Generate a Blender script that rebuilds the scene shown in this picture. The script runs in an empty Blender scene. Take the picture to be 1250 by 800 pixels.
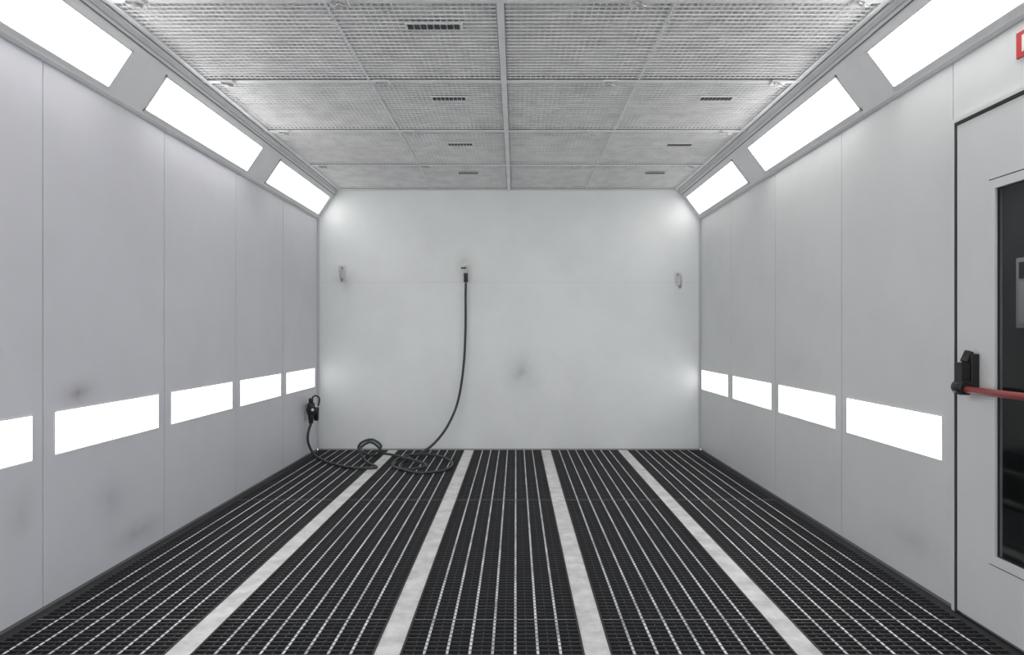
import bpy, bmesh, math, random
from mathutils import Vector
random.seed(4)
S=bpy.context.scene
S.view_settings.view_transform='Standard'
XL,XR=-2.072,1.927
YB,YF=6.85,-0.9
ZW,ZC=2.407,2.715
CL,CR=-1.867,1.695
CX=-0.0725
# ---------------------------------------------------------------- materials
def mat(name,col,rough=.5,metal=0,var=0,scale=3,col2=None,spec=.5,bump=0,bscale=60,stretch=(1,1,1),det=6,ramp=(.32,.62),stains=()):
    m=bpy.data.materials.new(name); m.use_nodes=True
    nt=m.node_tree; b=nt.nodes['Principled BSDF']
    b.inputs['Base Color'].default_value=(*col,1)
    b.inputs['Roughness'].default_value=rough; b.inputs['Metallic'].default_value=metal
    b.inputs['Specular IOR Level'].default_value=spec
    tc=nt.nodes.new('ShaderNodeTexCoord'); mp=nt.nodes.new('ShaderNodeMapping')
    mp.inputs['Scale'].default_value=stretch
    nt.links.new(tc.outputs['Object'],mp.inputs['Vector'])
    if var or col2:
        n=nt.nodes.new('ShaderNodeTexNoise'); n.inputs['Scale'].default_value=scale; n.inputs['Detail'].default_value=det
        n.inputs['Roughness'].default_value=.65
        r=nt.nodes.new('ShaderNodeValToRGB')
        c2=col2 or tuple(c*(1-var) for c in col)
        r.color_ramp.elements[0].position=ramp[0]; r.color_ramp.elements[1].position=ramp[1]
        r.color_ramp.elements[0].color=(*c2,1); r.color_ramp.elements[1].color=(*col,1)
        nt.links.new(mp.outputs[0],n.inputs['Vector']); nt.links.new(n.outputs['Fac'],r.inputs['Fac'])
        out=r.outputs['Color']
        # overspray stains: (x,y,z),(radius per axis),tint,strength - broken up by noise
        for loc,rad,tint,st in stains:
            m2=nt.nodes.new('ShaderNodeMapping'); m2.vector_type='TEXTURE'
            m2.inputs['Location'].default_value=loc; m2.inputs['Scale'].default_value=rad
            nt.links.new(tc.outputs['Object'],m2.inputs['Vector'])
            gr=nt.nodes.new('ShaderNodeTexGradient'); gr.gradient_type='QUADRATIC_SPHERE'
            nt.links.new(m2.outputs[0],gr.inputs[0])
            nn=nt.nodes.new('ShaderNodeTexNoise'); nn.inputs['Scale'].default_value=7; nn.inputs['Detail'].default_value=8
            nt.links.new(tc.outputs['Object'],nn.inputs['Vector'])
            ml=nt.nodes.new('ShaderNodeMath'); ml.operation='MULTIPLY'
            nt.links.new(gr.outputs['Fac'],ml.inputs[0]); nt.links.new(nn.outputs['Fac'],ml.inputs[1])
            m3=nt.nodes.new('ShaderNodeMath'); m3.operation='MULTIPLY'; m3.inputs[1].default_value=st*2; m3.use_clamp=True
            nt.links.new(ml.outputs[0],m3.inputs[0])
            mi=nt.nodes.new('ShaderNodeMix'); mi.data_type='RGBA'
            nt.links.new(m3.outputs[0],mi.inputs['Factor']); nt.links.new(out,mi.inputs['A']); mi.inputs['B'].default_value=(*tint,1)
            out=mi.outputs['Result']
        nt.links.new(out,b.inputs['Base Color'])
    if bump:
        n2=nt.nodes.new('ShaderNodeTexNoise'); n2.inputs['Scale'].default_value=bscale
        bp=nt.nodes.new('ShaderNodeBump'); bp.inputs['Strength'].default_value=bump; bp.inputs['Distance'].default_value=.004
        nt.links.new(mp.outputs[0],n2.inputs['Vector']); nt.links.new(n2.outputs['Fac'],bp.inputs['Height'])
        nt.links.new(bp.outputs['Normal'],b.inputs['Normal'])
    return m
def emis(name,col,s):
    m=bpy.data.materials.new(name); m.use_nodes=True
    b=m.node_tree.nodes['Principled BSDF']
    b.inputs['Base Color'].default_value=(.8,.8,.8,1)
    b.inputs['Emission Color'].default_value=(*col,1); b.inputs['Emission Strength'].default_value=s
    return m
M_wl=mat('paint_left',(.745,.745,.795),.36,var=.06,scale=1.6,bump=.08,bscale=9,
   stains=[((XL,3.1,.93),(.3,.22,.10),(.35,.35,.37),.8),((XL,3.35,.35),(.3,.25,.25),(.55,.55,.6),.7),((XL,2.75,.45),(.3,.2,.3),(.55,.55,.58),.6),((XL,3.6,.12),(.3,.4,.12),(.4,.4,.42),.6)])
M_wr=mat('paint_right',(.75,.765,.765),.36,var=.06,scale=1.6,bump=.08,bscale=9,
   stains=[((XR,3.2,.2),(.3,.5,.15),(.5,.5,.5),.5),((XR,4.5,1.0),(.3,.5,.25),(.62,.64,.64),.5)])
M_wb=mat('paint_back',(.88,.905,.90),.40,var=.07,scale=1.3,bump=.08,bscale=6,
   stains=[((.06,YB,.80),(.30,.3,.34),(.52,.60,.57),.75),((-1.78,YB,1.78),(.22,.3,.22),(.6,.62,.6),.6),((-.54,YB,1.95),(.16,.3,.22),(.6,.66,.58),.7),((-1.5,YB,1.0),(.5,.3,.5),(.72,.76,.72),.5)])
M_gap=mat('seam_dark',(.20,.20,.21),.8)
M_bgap=mat('seam_back',(.5,.5,.5),.8)
M_trim=mat('trim_grey',(.66,.67,.69),.45,var=.1)
M_cove=mat('cove_paint',(.88,.89,.90),.45,var=.06)
M_frame=mat('lamp_frame',(.84,.85,.86),.4)
M_up=emis('diffuser_upper',(1,.995,.985),9.6)
M_upb=emis('diffuser_upper_far',(1,.995,.985),3.6)
M_lo=emis('diffuser_lower',(1,.995,.99),4.3)
M_lob=emis('diffuser_lower_far',(1,.995,.99),1.9)
M_fab=mat('filter_fabric',(.90,.90,.91),.9,var=.34,scale=5,bump=.3,bscale=80)
M_wire=mat('mesh_wire',(.94,.94,.935),.5,var=.2,scale=7)
M_rail=mat('ceiling_rail',(.88,.89,.90),.4,var=.12,scale=6)
M_cgap_shade=mat('ceiling_gap_shade',(.24,.24,.25),.8)  # panel gaps, and the shadow painted along the ceiling edges
M_dark=mat('dark_plastic',(.03,.03,.035),.5)
M_pit=mat('pit_filter',(.020,.021,.024),.9,var=.4,scale=10)
M_cross=mat('grate_cross',(.045,.047,.052),.5,var=.5,scale=9)
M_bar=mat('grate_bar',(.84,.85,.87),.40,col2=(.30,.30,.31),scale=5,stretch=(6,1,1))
M_joint=mat('grate_joint',(.30,.30,.31),.45,col2=(.06,.06,.06),scale=6)
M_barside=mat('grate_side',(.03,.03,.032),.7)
M_strip=mat('beam_steel',(.80,.79,.785),.38,col2=(.52,.50,.495),scale=9,bump=.15,bscale=40,det=10)
M_hose=mat('hose_rubber',(.035,.045,.045),.45)
M_metal=mat('zinc',(.5,.5,.5),.35,metal=.7)
M_black=mat('black_paint',(.012,.012,.013),.4)
M_red=mat('red_bar',(.30,.05,.05),.4)
M_redsign=mat('red_sign',(.55,.03,.03),.5)
M_white=mat('white_plastic',(.8,.8,.8),.4)
M_gask=mat('gasket',(.04,.04,.04),.7)
M_door=mat('door_paint',(.75,.765,.765),.4,var=.05,scale=2)
M_corr=mat('corridor_dark',(.035,.035,.04),.8,var=.3)
M_ext=mat('apron_concrete',(.4,.4,.39),.8,var=.3)
M_glass=bpy.data.materials.new('glass'); M_glass.use_nodes=True
nt=M_glass.node_tree; nt.nodes.remove(nt.nodes['Principled BSDF'])
tr=nt.nodes.new('ShaderNodeBsdfTransparent'); tr.inputs[0].default_value=(.75,.77,.77,1)
gl=nt.nodes.new('ShaderNodeBsdfGlossy'); gl.inputs['Roughness'].default_value=.05
mx=nt.nodes.new('ShaderNodeMixShader'); mx.inputs[0].default_value=.04
nt.links.new(tr.outputs[0],mx.inputs[1]); nt.links.new(gl.outputs[0],mx.inputs[2])
nt.links.new(mx.outputs[0],nt.nodes['Material Output'].inputs['Surface'])
# ---------------------------------------------------------------- mesh builder
class MB:
    def __init__(s,name,mats): s.name=name; s.mats=mats; s.v=[]; s.f=[]; s.mi=[]; s.sm=[]
    def box(s,x0,x1,y0,y1,z0,z1,m=0,top=None):
        b=len(s.v)
        s.v+=[(x0,y0,z0),(x1,y0,z0),(x1,y1,z0),(x0,y1,z0),(x0,y0,z1),(x1,y0,z1),(x1,y1,z1),(x0,y1,z1)]
        for i,q in enumerate([(0,3,2,1),(4,5,6,7),(0,1,5,4),(1,2,6,5),(2,3,7,6),(3,0,4,7)]):
            s.f.append([b+k for k in q]); s.mi.append(top if (top is not None and i==1) else m); s.sm.append(False)
    def prism(s,sec,y0,y1,m=0):
        b=len(s.v); n=len(sec)
        s.v+=[(x,y0,z) for x,z in sec]+[(x,y1,z) for x,z in sec]
        s.f.append([b+i for i in range(n)]); s.f.append([b+n+i for i in reversed(range(n))])
        for i in range(n): s.f.append([b+i,b+n+i,b+n+(i+1)%n,b+(i+1)%n])
        s.mi+=[m]*(n+2); s.sm+=[False]*(n+2)
    def cyl(s,p0,p1,r0,r1=None,m=0,n=20):
        r1=r0 if r1 is None else r1
        p0=Vector(p0);p1=Vector(p1);d=(p1-p0).normalized()
        a=d.orthogonal().normalized(); c=d.cross(a); b=len(s.v)
        for p,r in ((p0,r0),(p1,r1)):
            for i in range(n):
                t=2*math.pi*i/n; s.v.append(tuple(p+(a*math.cos(t)+c*math.sin(t))*r))
        for i in range(n):
            s.f.append([b+i,b+(i+1)%n,b+n+(i+1)%n,b+n+i]); s.mi.append(m); s.sm.append(True)
        s.f.append([b+i for i in reversed(range(n))]); s.f.append([b+n+i for i in range(n)])
        s.mi+=[m,m]; s.sm+=[False,False]
    def tube(s,pts,r,m=0,n=10,sub=8):
        P=[Vector(p) for p in pts]; Q=[]
        for i in range(len(P)-1):
            a=P[max(i-1,0)];b=P[i];c=P[i+1];d=P[min(i+2,len(P)-1)]
            for k in range(sub):
                t=k/sub
                Q.append(.5*((2*b)+(c-a)*t+(2*a-5*b+4*c-d)*t*t+(3*b-a-3*c+d)*t**3))
        Q.append(P[-1]); up=None; base=len(s.v)
        for i,q in enumerate(Q):
            d=(Q[min(i+1,len(Q)-1)]-Q[max(i-1,0)]).normalized()
            up=d.orthogonal().normalized() if up is None else (up-d*up.dot(d)).normalized()
            c=d.cross(up)
            for k in range(n):
                t=2*math.pi*k/n; s.v.append(tuple(q+(up*math.cos(t)+c*math.sin(t))*r))
        for i in range(len(Q)-1):
            for k in range(n):
                s.f.append([base+i*n+k,base+i*n+(k+1)%n,base+(i+1)*n+(k+1)%n,base+(i+1)*n+k]); s.mi.append(m); s.sm.append(True)
        s.f.append([base+k for k in reversed(range(n))]); s.f.append([base+(len(Q)-1)*n+k for k in range(n)]); s.mi+=[m,m]; s.sm+=[False,False]
    def done(s,bevel=0,parent=None):
        me=bpy.data.meshes.new(s.name); me.from_pydata(s.v,[],s.f)
        for m in s.mats: me.materials.append(m)
        for p,i,q in zip(me.polygons,s.mi,s.sm): p.material_index=i; p.use_smooth=q
        bm=bmesh.new(); bm.from_mesh(me); bmesh.ops.recalc_face_normals(bm,faces=bm.faces); bm.to_mesh(me); bm.free()
        o=bpy.data.objects.new(s.name,me); S.collection.objects.link(o)
        if bevel:
            md=o.modifiers.new('bevel','BEVEL'); md.width=bevel; md.segments=2; md.limit_method='ANGLE'
        if parent: o.parent=parent
        return o
def empty(name,loc=(0,0,0)):
    e=bpy.data.objects.new(name,None); S.collection.objects.link(e); e.empty_display_size=.1; return e
# ---------------------------------------------------------------- walls
SL=[-.085,.90,1.885,2.87,3.86,4.845,5.83]
SR=[-.085,.90,1.90,2.89,3.88,4.87,5.88]
g=.0027
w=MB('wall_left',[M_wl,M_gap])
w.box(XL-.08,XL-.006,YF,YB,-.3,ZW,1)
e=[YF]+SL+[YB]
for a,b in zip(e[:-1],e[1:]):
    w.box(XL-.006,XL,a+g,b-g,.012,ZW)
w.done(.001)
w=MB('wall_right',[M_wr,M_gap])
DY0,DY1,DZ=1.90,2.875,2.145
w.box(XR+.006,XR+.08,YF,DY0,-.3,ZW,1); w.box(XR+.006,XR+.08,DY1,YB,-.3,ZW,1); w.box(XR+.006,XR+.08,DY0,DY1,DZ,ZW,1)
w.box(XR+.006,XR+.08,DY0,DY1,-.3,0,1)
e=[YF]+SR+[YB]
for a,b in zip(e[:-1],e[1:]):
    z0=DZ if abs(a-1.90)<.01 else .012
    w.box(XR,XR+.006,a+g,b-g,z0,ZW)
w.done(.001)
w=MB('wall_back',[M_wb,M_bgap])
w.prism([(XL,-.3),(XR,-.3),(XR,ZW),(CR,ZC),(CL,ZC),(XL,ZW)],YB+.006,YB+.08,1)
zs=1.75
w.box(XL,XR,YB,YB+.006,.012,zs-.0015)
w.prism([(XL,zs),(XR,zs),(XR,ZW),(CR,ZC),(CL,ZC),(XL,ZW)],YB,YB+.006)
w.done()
# unseen front wall, vehicle entrance left open so world light fills the booth
w=MB('wall_front',[M_wl])
w.box(XL-.08,-1.75,YF-.08,YF,-.3,ZC+.1); w.box(1.60,XR+.08,YF-.08,YF,-.3,ZC+.1); w.box(-1.75,1.60,YF-.08,YF,2.5,ZC+.1); w.box(-1.75,1.60,YF-.08,YF,-.3,0)
w.done()
w=MB('floor_apron',[M_ext]); w.box(-6,6,-9,YF-.08,-.08,0); w.done()
def coveL(t,h): 
    return (XL+.205*t+.832*h, ZW+.308*t-.554*h)
def coveR(t,h):
    return (XR-.232*t-.799*h, ZW+.308*t-.602*h)
for nm,cv in (('wall_cove_left',coveL),('wall_cove_right',coveR)):
    w=MB(nm,[M_cove,M_trim,M_cgap_shade])
    w.prism([cv(0,0),cv(1,0),cv(1,-.05),cv(0,-.05)],YF,YB)
    w.prism([cv(.0,0),cv(.0,.008),cv(.05,.008),cv(.05,0)],YF,YB,1)
    w.prism([cv(.83,0),cv(.83,.003),cv(.85,.003),cv(.85,0)],YF,YB,2)
    w.prism([cv(.90,0),cv(.90,.010),cv(.96,.010),cv(.96,0)],YF,YB,1)
    w.done()
w=MB('trim_corner',[M_trim])
w.prism([(XL,.01),(XL+.02,.01),(XL+.02,ZW),(XL,ZW)],YB-.02,YB); w.prism([(XR,.01),(XR-.02,.01),(XR-.02,ZW),(XR,ZW)],YB-.02,YB)
w.done(.004)
# ---------------------------------------------------------------- lamps
def cove_lamp(cv,y0,y1):
    w=MB('ceiling_light_panel',[M_frame,M_upb if y0>5 else M_up])
    t0,t1=.10,.74; f=.04
    w.prism([cv(t0,0),cv(t0,.006),cv(t0+f,.006),cv(t0+f,0)],y0,y1)
    w.prism([cv(t1-f,0),cv(t1-f,.006),cv(t1,.006),cv(t1,0)],y0,y1)
    w.prism([cv(t0,0),cv(t0,.006),cv(t1,.006),cv(t1,0)],y0,y0+.012)
    w.prism([cv(t0,0),cv(t0,.006),cv(t1,.006),cv(t1,0)],y1-.012,y1)
    w.prism([cv(t0+f,0.001),cv(t0+f,.005),cv(t1-f,.005),cv(t1-f,.001)],y0+.012,y1-.012,1)
    w.done()
for y0,y1 in ((.14,1.54),(1.87,3.29),(3.60,4.98),(5.34,6.77)):
    cove_lamp(coveL,y0,y1); cove_lamp(coveR,y0,y1)
def wall_lamp(x,s,y0,y1,z0,z1):
    w=MB('wall_light_panel',[M_frame,M_lob if y0>5.8 else M_lo])
    def bx(a,b,c,d,h,m=0): w.box(min(x,x+s*h),max(x,x+s*h),a,b,c,d,m)
    f=.008
    bx(y0,y1,z0,z0+f,.004); bx(y0,y1,z1-f,z1,.004); bx(y0,y0+f,z0+f,z1-f,.004); bx(y1-f,y1,z0+f,z1-f,.004)
    bx(y0+f,y1-f,z0+f,z1-f,.003,1)
    w.done()
for a,b in zip([YF]+SL,SL+[6.80]): 
    wall_lamp(XL,1,a+.065,b-.062,.66,.865)
for a,b in zip([YF]+SR,SR+[6.86]):
    if abs(a-1.90)<.01: continue
    wall_lamp(XR,-1,a+.065,b-.062,.63,.842)
# ---------------------------------------------------------------- ceiling
w=MB('ceiling',[M_fab,M_wire,M_rail,M_cgap_shade,M_dark])
w.box(CL-.02,CR+.02,YF,YB+.02,ZC+.02,ZC+.08,0)
x=CL
while x<CR:
    w.box(x,x+.006,YF,YB,ZC+.004,ZC+.008,1); x+=.030
y=YF
while y<YB:
    w.box(CL,CR,y,y+.010,ZC,ZC+.004,1); y+=.038
RY=[-.93+.0,.04,1.01,1.98,2.95,3.90,4.85,5.83,6.82]
for y in RY:
    w.box(CL,CR,y-.022,y-.017,ZC-.002,ZC+.02,3); w.box(CL,CR,y+.017,y+.022,ZC-.002,ZC+.02,3)
    w.box(CL,CR,y-.017,y+.017,ZC-.008,ZC+.02,2)
w.box(CX-.017,CX+.017,YF,YB,ZC-.0095,ZC+.02,2)
w.box(CX-.021,CX-.017,YF,YB,ZC-.003,ZC+.02,3); w.box(CX+.017,CX+.021,YF,YB,ZC-.003,ZC+.02,3)
for sx in (-1,1):
    xx=CX+sx*.80
    w.box(xx-.006,xx+.006,YF,YB,ZC-.001,ZC+.01,2)
w.box(CL,CL+.008,YF,YB,ZC-.004,ZC+.02,3); w.box(CL+.008,CL+.04,YF,YB,ZC-.006,ZC+.02,2)  # outer dark strip is the ceiling edge shadow, put in as colour
w.box(CR-.008,CR,YF,YB,ZC-.004,ZC+.02,3); w.box(CR-.04,CR-.008,YF,YB,ZC-.006,ZC+.02,2)  # same painted edge shadow on the right side
w.done()
for X,Y,wd in ((-.40,3.206,.26),(-.425,4.186,.21),(-.44,5.197,.19),(-.444,6.12,.18),(1.28,4.186,.2),(1.30,5.21,.19),(1.30,6.12,.18)):
    w=MB('ceiling_vent_slot',[M_dark,M_rail])
    w.box(X-wd/2-.01,X+wd/2+.01,Y-.028,Y+.028,ZC-.003,ZC+.004,1)
    n=8
    for i in range(n):
        a=X-wd/2+wd*i/n
        w.box(a,a+wd/n*.82,Y-.022,Y+.022,ZC-.006,ZC+.003,0)
    w.done()
for Y in RY[3:-1]:
    for X in (-1.72,-.80,.56,1.56):
        w=MB('ceiling_clip',[M_white,M_metal])
        w.box(X-.045,X+.045,Y-.035,Y+.035,ZC-.016,ZC-.006,0)
        w.cyl((X,Y,ZC-.016),(X,Y,ZC-.03),.013,m=1)
        w.cyl((X-.03,Y-.02,ZC-.022),(X+.03,Y+.02,ZC-.022),.006,m=1)
        w.done(.002)
# ---------------------------------------------------------------- floor
SX=[-1.275,-.487,.308,1.107]; HW=.053
w=MB('floor',[M_pit,M_cross,M_bar,M_barside,M_strip,M_gap,M_joint])
w.box(XL,XR,YF,YB,-.30,-.10,0)
for c in SX:
    w.box(c-HW,c+HW,YF,YB-.03,-.10,.0,5,top=4)
    for q in (c-HW,c+HW): w.box(q-.004,q+.004,YF,YB-.03,-.06,.003,3)
w.box(XL,XL+.05,YF,YB,-.1,-.004,3); w.box(XR-.05,XR,YF,YB,-.1,-.004,3); w.box(XL,XR,YB-.03,YB,-.1,-.003,3)
ed=[XL+.05]+[v for c in SX for v in (c-HW,c+HW)]+[XR-.05]
for i in range(0,10,2):
    x0,x1=ed[i],ed[i+1]; n=8 
    for k in range(1,n):
        xx=x0+(x1-x0)*k/n
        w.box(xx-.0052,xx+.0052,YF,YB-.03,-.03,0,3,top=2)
    for k in range(1,n*2,2):
        xx=x0+(x1-x0)*k/(2*n)
        w.box(xx-.002,xx+.002,YF,YB-.03,-.03,-.004,1)
    y=YF
    while y<YB-.03:
        w.box(x0,x1,y,y+.006,-.022,.0005,3,top=1); y+=.034
    for yy in (-.2,.8,1.77,2.77,4.77,):
        w.box(x0,x1,yy-.003,yy+.003,-.03,.001,3,top=6)
w.done()
# ---------------------------------------------------------------- door
D=empty('door_1')
w=MB('frame',[M_door,M_gask])
x0,x1=XR-.018,XR+.07
fy=.018
w.box(x0,x1,DY1-fy,DY1,.0,DZ); w.box(x0,x1,DY0,DY0+fy,0,DZ); w.box(x0,x1,DY0+fy,DY1-fy,DZ-fy,DZ)
w.box(x0+.002,x1,DY1-fy-.009,DY1-fy,0,DZ-fy,1); w.box(x0+.002,x1,DY0+fy,DY0+fy+.009,0,DZ-fy,1); w.box(x0+.002,x1,DY0+fy+.009,DY1-fy-.009,DZ-fy-.012,DZ-fy,1)
w.done(parent=D)
w=MB('leaf',[M_door,M_gask,M_black])
ly0,ly1,lz0,lz1=DY0+fy+.012,DY1-fy-.012,.012,DZ-fy-.015
wy0,wy1,wz0,wz1=2.14,2.644,.285,1.825
lx0,lx1=XR-.012,XR+.035
w.box(lx0,lx1,ly0,wy0,lz0,lz1); w.box(lx0,lx1,wy1,ly1,lz0,lz1); w.box(lx0,lx1,wy0,wy1,lz0,wz0); w.box(lx0,lx1,wy0,wy1,wz1,lz1)
w.done(parent=D)
w=MB('window_frame',[M_door,M_gask])
def ring(a0,a1,b0,b1,t,xx0,xx1,m):
    w.box(xx0,xx1,a0,a1,b0,b0+t,m); w.box(xx0,xx1,a0,a1,b1-t,b1,m); w.box(xx0,xx1,a0,a0+t,b0+t,b1-t,m); w.box(xx0,xx1,a1-t,a1,b0+t,b1-t,m)
ring(wy0-.007,wy1+.007,wz0-.007,wz1+.007,.007,XR-.0145,XR-.010,1)
ring(wy0,wy1,wz0,wz1,.036,XR-.022,XR-.004,0)
ring(wy0+.036,wy1-.036,wz0+.036,wz1-.036,.003,XR-.012,XR-.004,1)
w.done(parent=D)
w=MB('glass_pane',[M_glass]); w.box(XR-.008,XR-.005,wy0+.038,wy1-.038,wz0+.038,wz1-.038); w.done(parent=D)
w=MB('panic_bar',[M_red,M_black,M_metal])
for yy in (2.735,2.02):
    w.box(XR-.045,XR-.012,yy-.028,yy+.028,.96,1.125,1)
    w.box(XR-.085,XR-.045,yy-.022,yy+.022,.955,1.09,1)
    w.cyl((XR-.065,yy-.03,.985),(XR-.065,yy+.03,.985),.030,m=1)
    w.cyl((XR-.055,yy,1.09),(XR-.035,yy,1.135),.018,m=1)
w.cyl((XR-.068,2.06,.978),(XR-.068,2.705,.978),.0145,m=0)
w.done(.003,parent=D)
w=MB('exit_sign',[M_redsign,M_white])
w.box(XR-.008,XR,2.27,2.515,2.262,2.36,0); w.box(XR-.010,XR-.008,2.30,2.485,2.28,2.342,1)
w.box(XR-.011,XR-.010,2.33,2.455,2.30,2.322,0)
w.done()
w=MB('wall_corridor',[M_corr]); w.box(3.4,3.45,1.0,6.0,-.0,2.6); w.box(2.02,3.4,5.95,6.0,0,2.6); w.box(2.02,3.4,1.0,1.05,0,2.6); w.done()  # end walls added to shut world light out of the corridor
w=MB('corridor_sky_block',[M_corr]); w.box(2.02,3.45,1.0,6.0,2.6,2.65); w.done()  # unseen lid added to keep the corridor dark
w=MB('floor_corridor',[M_corr]); w.box(XR+.09,3.4,1.05,5.95,-.05,0); w.done()
w=MB('notice_board',[M_white,M_corr,M_trim]); w.box(3.38,3.40,3.6,4.43,1.25,1.72,2); w.box(3.375,3.38,3.63,4.40,1.28,1.56,0); w.box(3.375,3.38,3.63,4.40,1.58,1.69,1); w.done()
ld=bpy.data.lights.new('notice_board_fill','AREA'); ld.energy=9; ld.size=.4; lo=bpy.data.objects.new('notice_board_fill',ld); S.collection.objects.link(lo); lo.location=(2.8,4.1,2.55)  # added fill to brighten the notice board, no lamp seen there
# ---------------------------------------------------------------- hose
w=MB('air_hose',[M_hose,M_metal])
pts=[(-.522,6.80,1.74),(-.524,6.80,1.60),(-.526,6.81,1.25),(-.545,6.80,.88),(-.60,6.78,.52),(-.70,6.73,.27),(-.83,6.64,.10),(-.95,6.48,.025),
(-1.05,6.15,.015),(-1.03,5.83,.015),(-.83,5.63,.015),(-.62,5.76,.015),(-.60,6.10,.018),(-.80,6.38,.03),(-1.06,6.28,.04),(-1.13,5.98,.018),(-.98,5.75,.02),(-.80,5.85,.04),
(-1.18,6.30,.045),(-1.34,6.40,.05),(-1.33,6.45,.11),(-1.42,6.47,.165),(-1.52,6.46,.14),(-1.55,6.45,.08),(-1.47,6.42,.03),(-1.36,6.38,.03),(-1.32,6.36,.09),(-1.42,6.38,.155),(-1.52,6.36,.09),(-1.46,6.28,.016),
(-1.36,6.05,.015),(-1.25,5.86,.015),(-1.45,5.84,.015),(-1.68,6.02,.015),(-1.86,6.25,.015),(-1.98,6.42,.03),(-2.03,6.42,.12),(-2.035,6.40,.20),(-2.03,6.42,.27),(-2.012,6.43,.327)]
w.tube(pts,.0125)
w.done()
w=MB('air_outlet_valve',[M_white,M_metal,M_black])
w.box(-.555,-.49,YB-.012,YB,1.82,1.95,0)
w.cyl((-.522,YB-.012,1.89),(-.522,YB-.06,1.89),.020,m=1)
w.cyl((-.522,YB-.05,1.92),(-.522,YB-.05,1.835),.017,m=1)
w.cyl((-.522,YB-.05,1.84),(-.522,YB-.05,1.745),.022,m=2)
w.box(-.57,-.515,YB-.072,YB-.060,1.885,1.90,2)
w.done(.002)
for X,Z in ((-1.815,1.87),(1.687,1.80)):
    w=MB('wall_hook',[M_white,M_metal])
    w.box(X-.035,X+.035,YB-.012,YB,Z-.06,Z+.06,0)
    w.tube([(X,YB-.01,Z+.03),(X,YB-.06,Z+.03),(X+.005,YB-.10,Z),(X+.01,YB-.10,Z-.07),(X+.01,YB-.07,Z-.11),(X+.01,YB-.03,Z-.09)],.012,m=1)
    w.done(.002)
w=MB('air_regulator',[M_black,M_metal,M_white])
Y=6.47
w.box(XL,XL+.012,Y-.06,Y+.06,.36,.52,1)
w.box(XL+.012,XL+.10,Y-.02,Y+.02,.44,.47,0)
w.cyl((XL+.06,Y-.04,.53),(XL+.06,Y-.04,.42),.036,m=0); w.cyl((XL+.06,Y-.04,.42),(XL+.06,Y-.04,.33),.030,.020,m=0)
w.cyl((XL+.06,Y-.04,.53),(XL+.06,Y-.04,.58),.022,m=0)
w.cyl((XL+.09,Y+.03,.48),(XL+.09,Y+.03,.35),.028,.022,m=0)
w.cyl((XL+.09,Y-.085,.47),(XL+.09,Y-.07,.47),.034,m=0); w.cyl((XL+.09,Y-.088,.47),(XL+.09,Y-.085,.47),.014,m=2)
w.tube([(XL+.03,Y,.47),(XL+.05,Y,.56),(XL+.09,Y,.60),(XL+.13,Y,.57),(XL+.12,Y,.50)],.008,m=0)
w.done(.002)
# ---------------------------------------------------------------- world & camera
W=bpy.data.worlds.new('World'); S.world=W; W.use_nodes=True
W.node_tree.nodes['Background'].inputs[0].default_value=(.955,.975,1.0,1); W.node_tree.nodes['Background'].inputs[1].default_value=1.9
cd=bpy.data.cameras.new('camera'); c=bpy.data.objects.new('camera',cd); S.collection.objects.link(c)
c.location=(0,0,1.208); c.rotation_euler=(math.radians(90),0,0)
cd.sensor_fit='HORIZONTAL'; cd.sensor_width=36; cd.lens=800/1250*36; cd.shift_x=-5/1250; cd.shift_y=8/1250; cd.clip_start=.05
S.camera=c
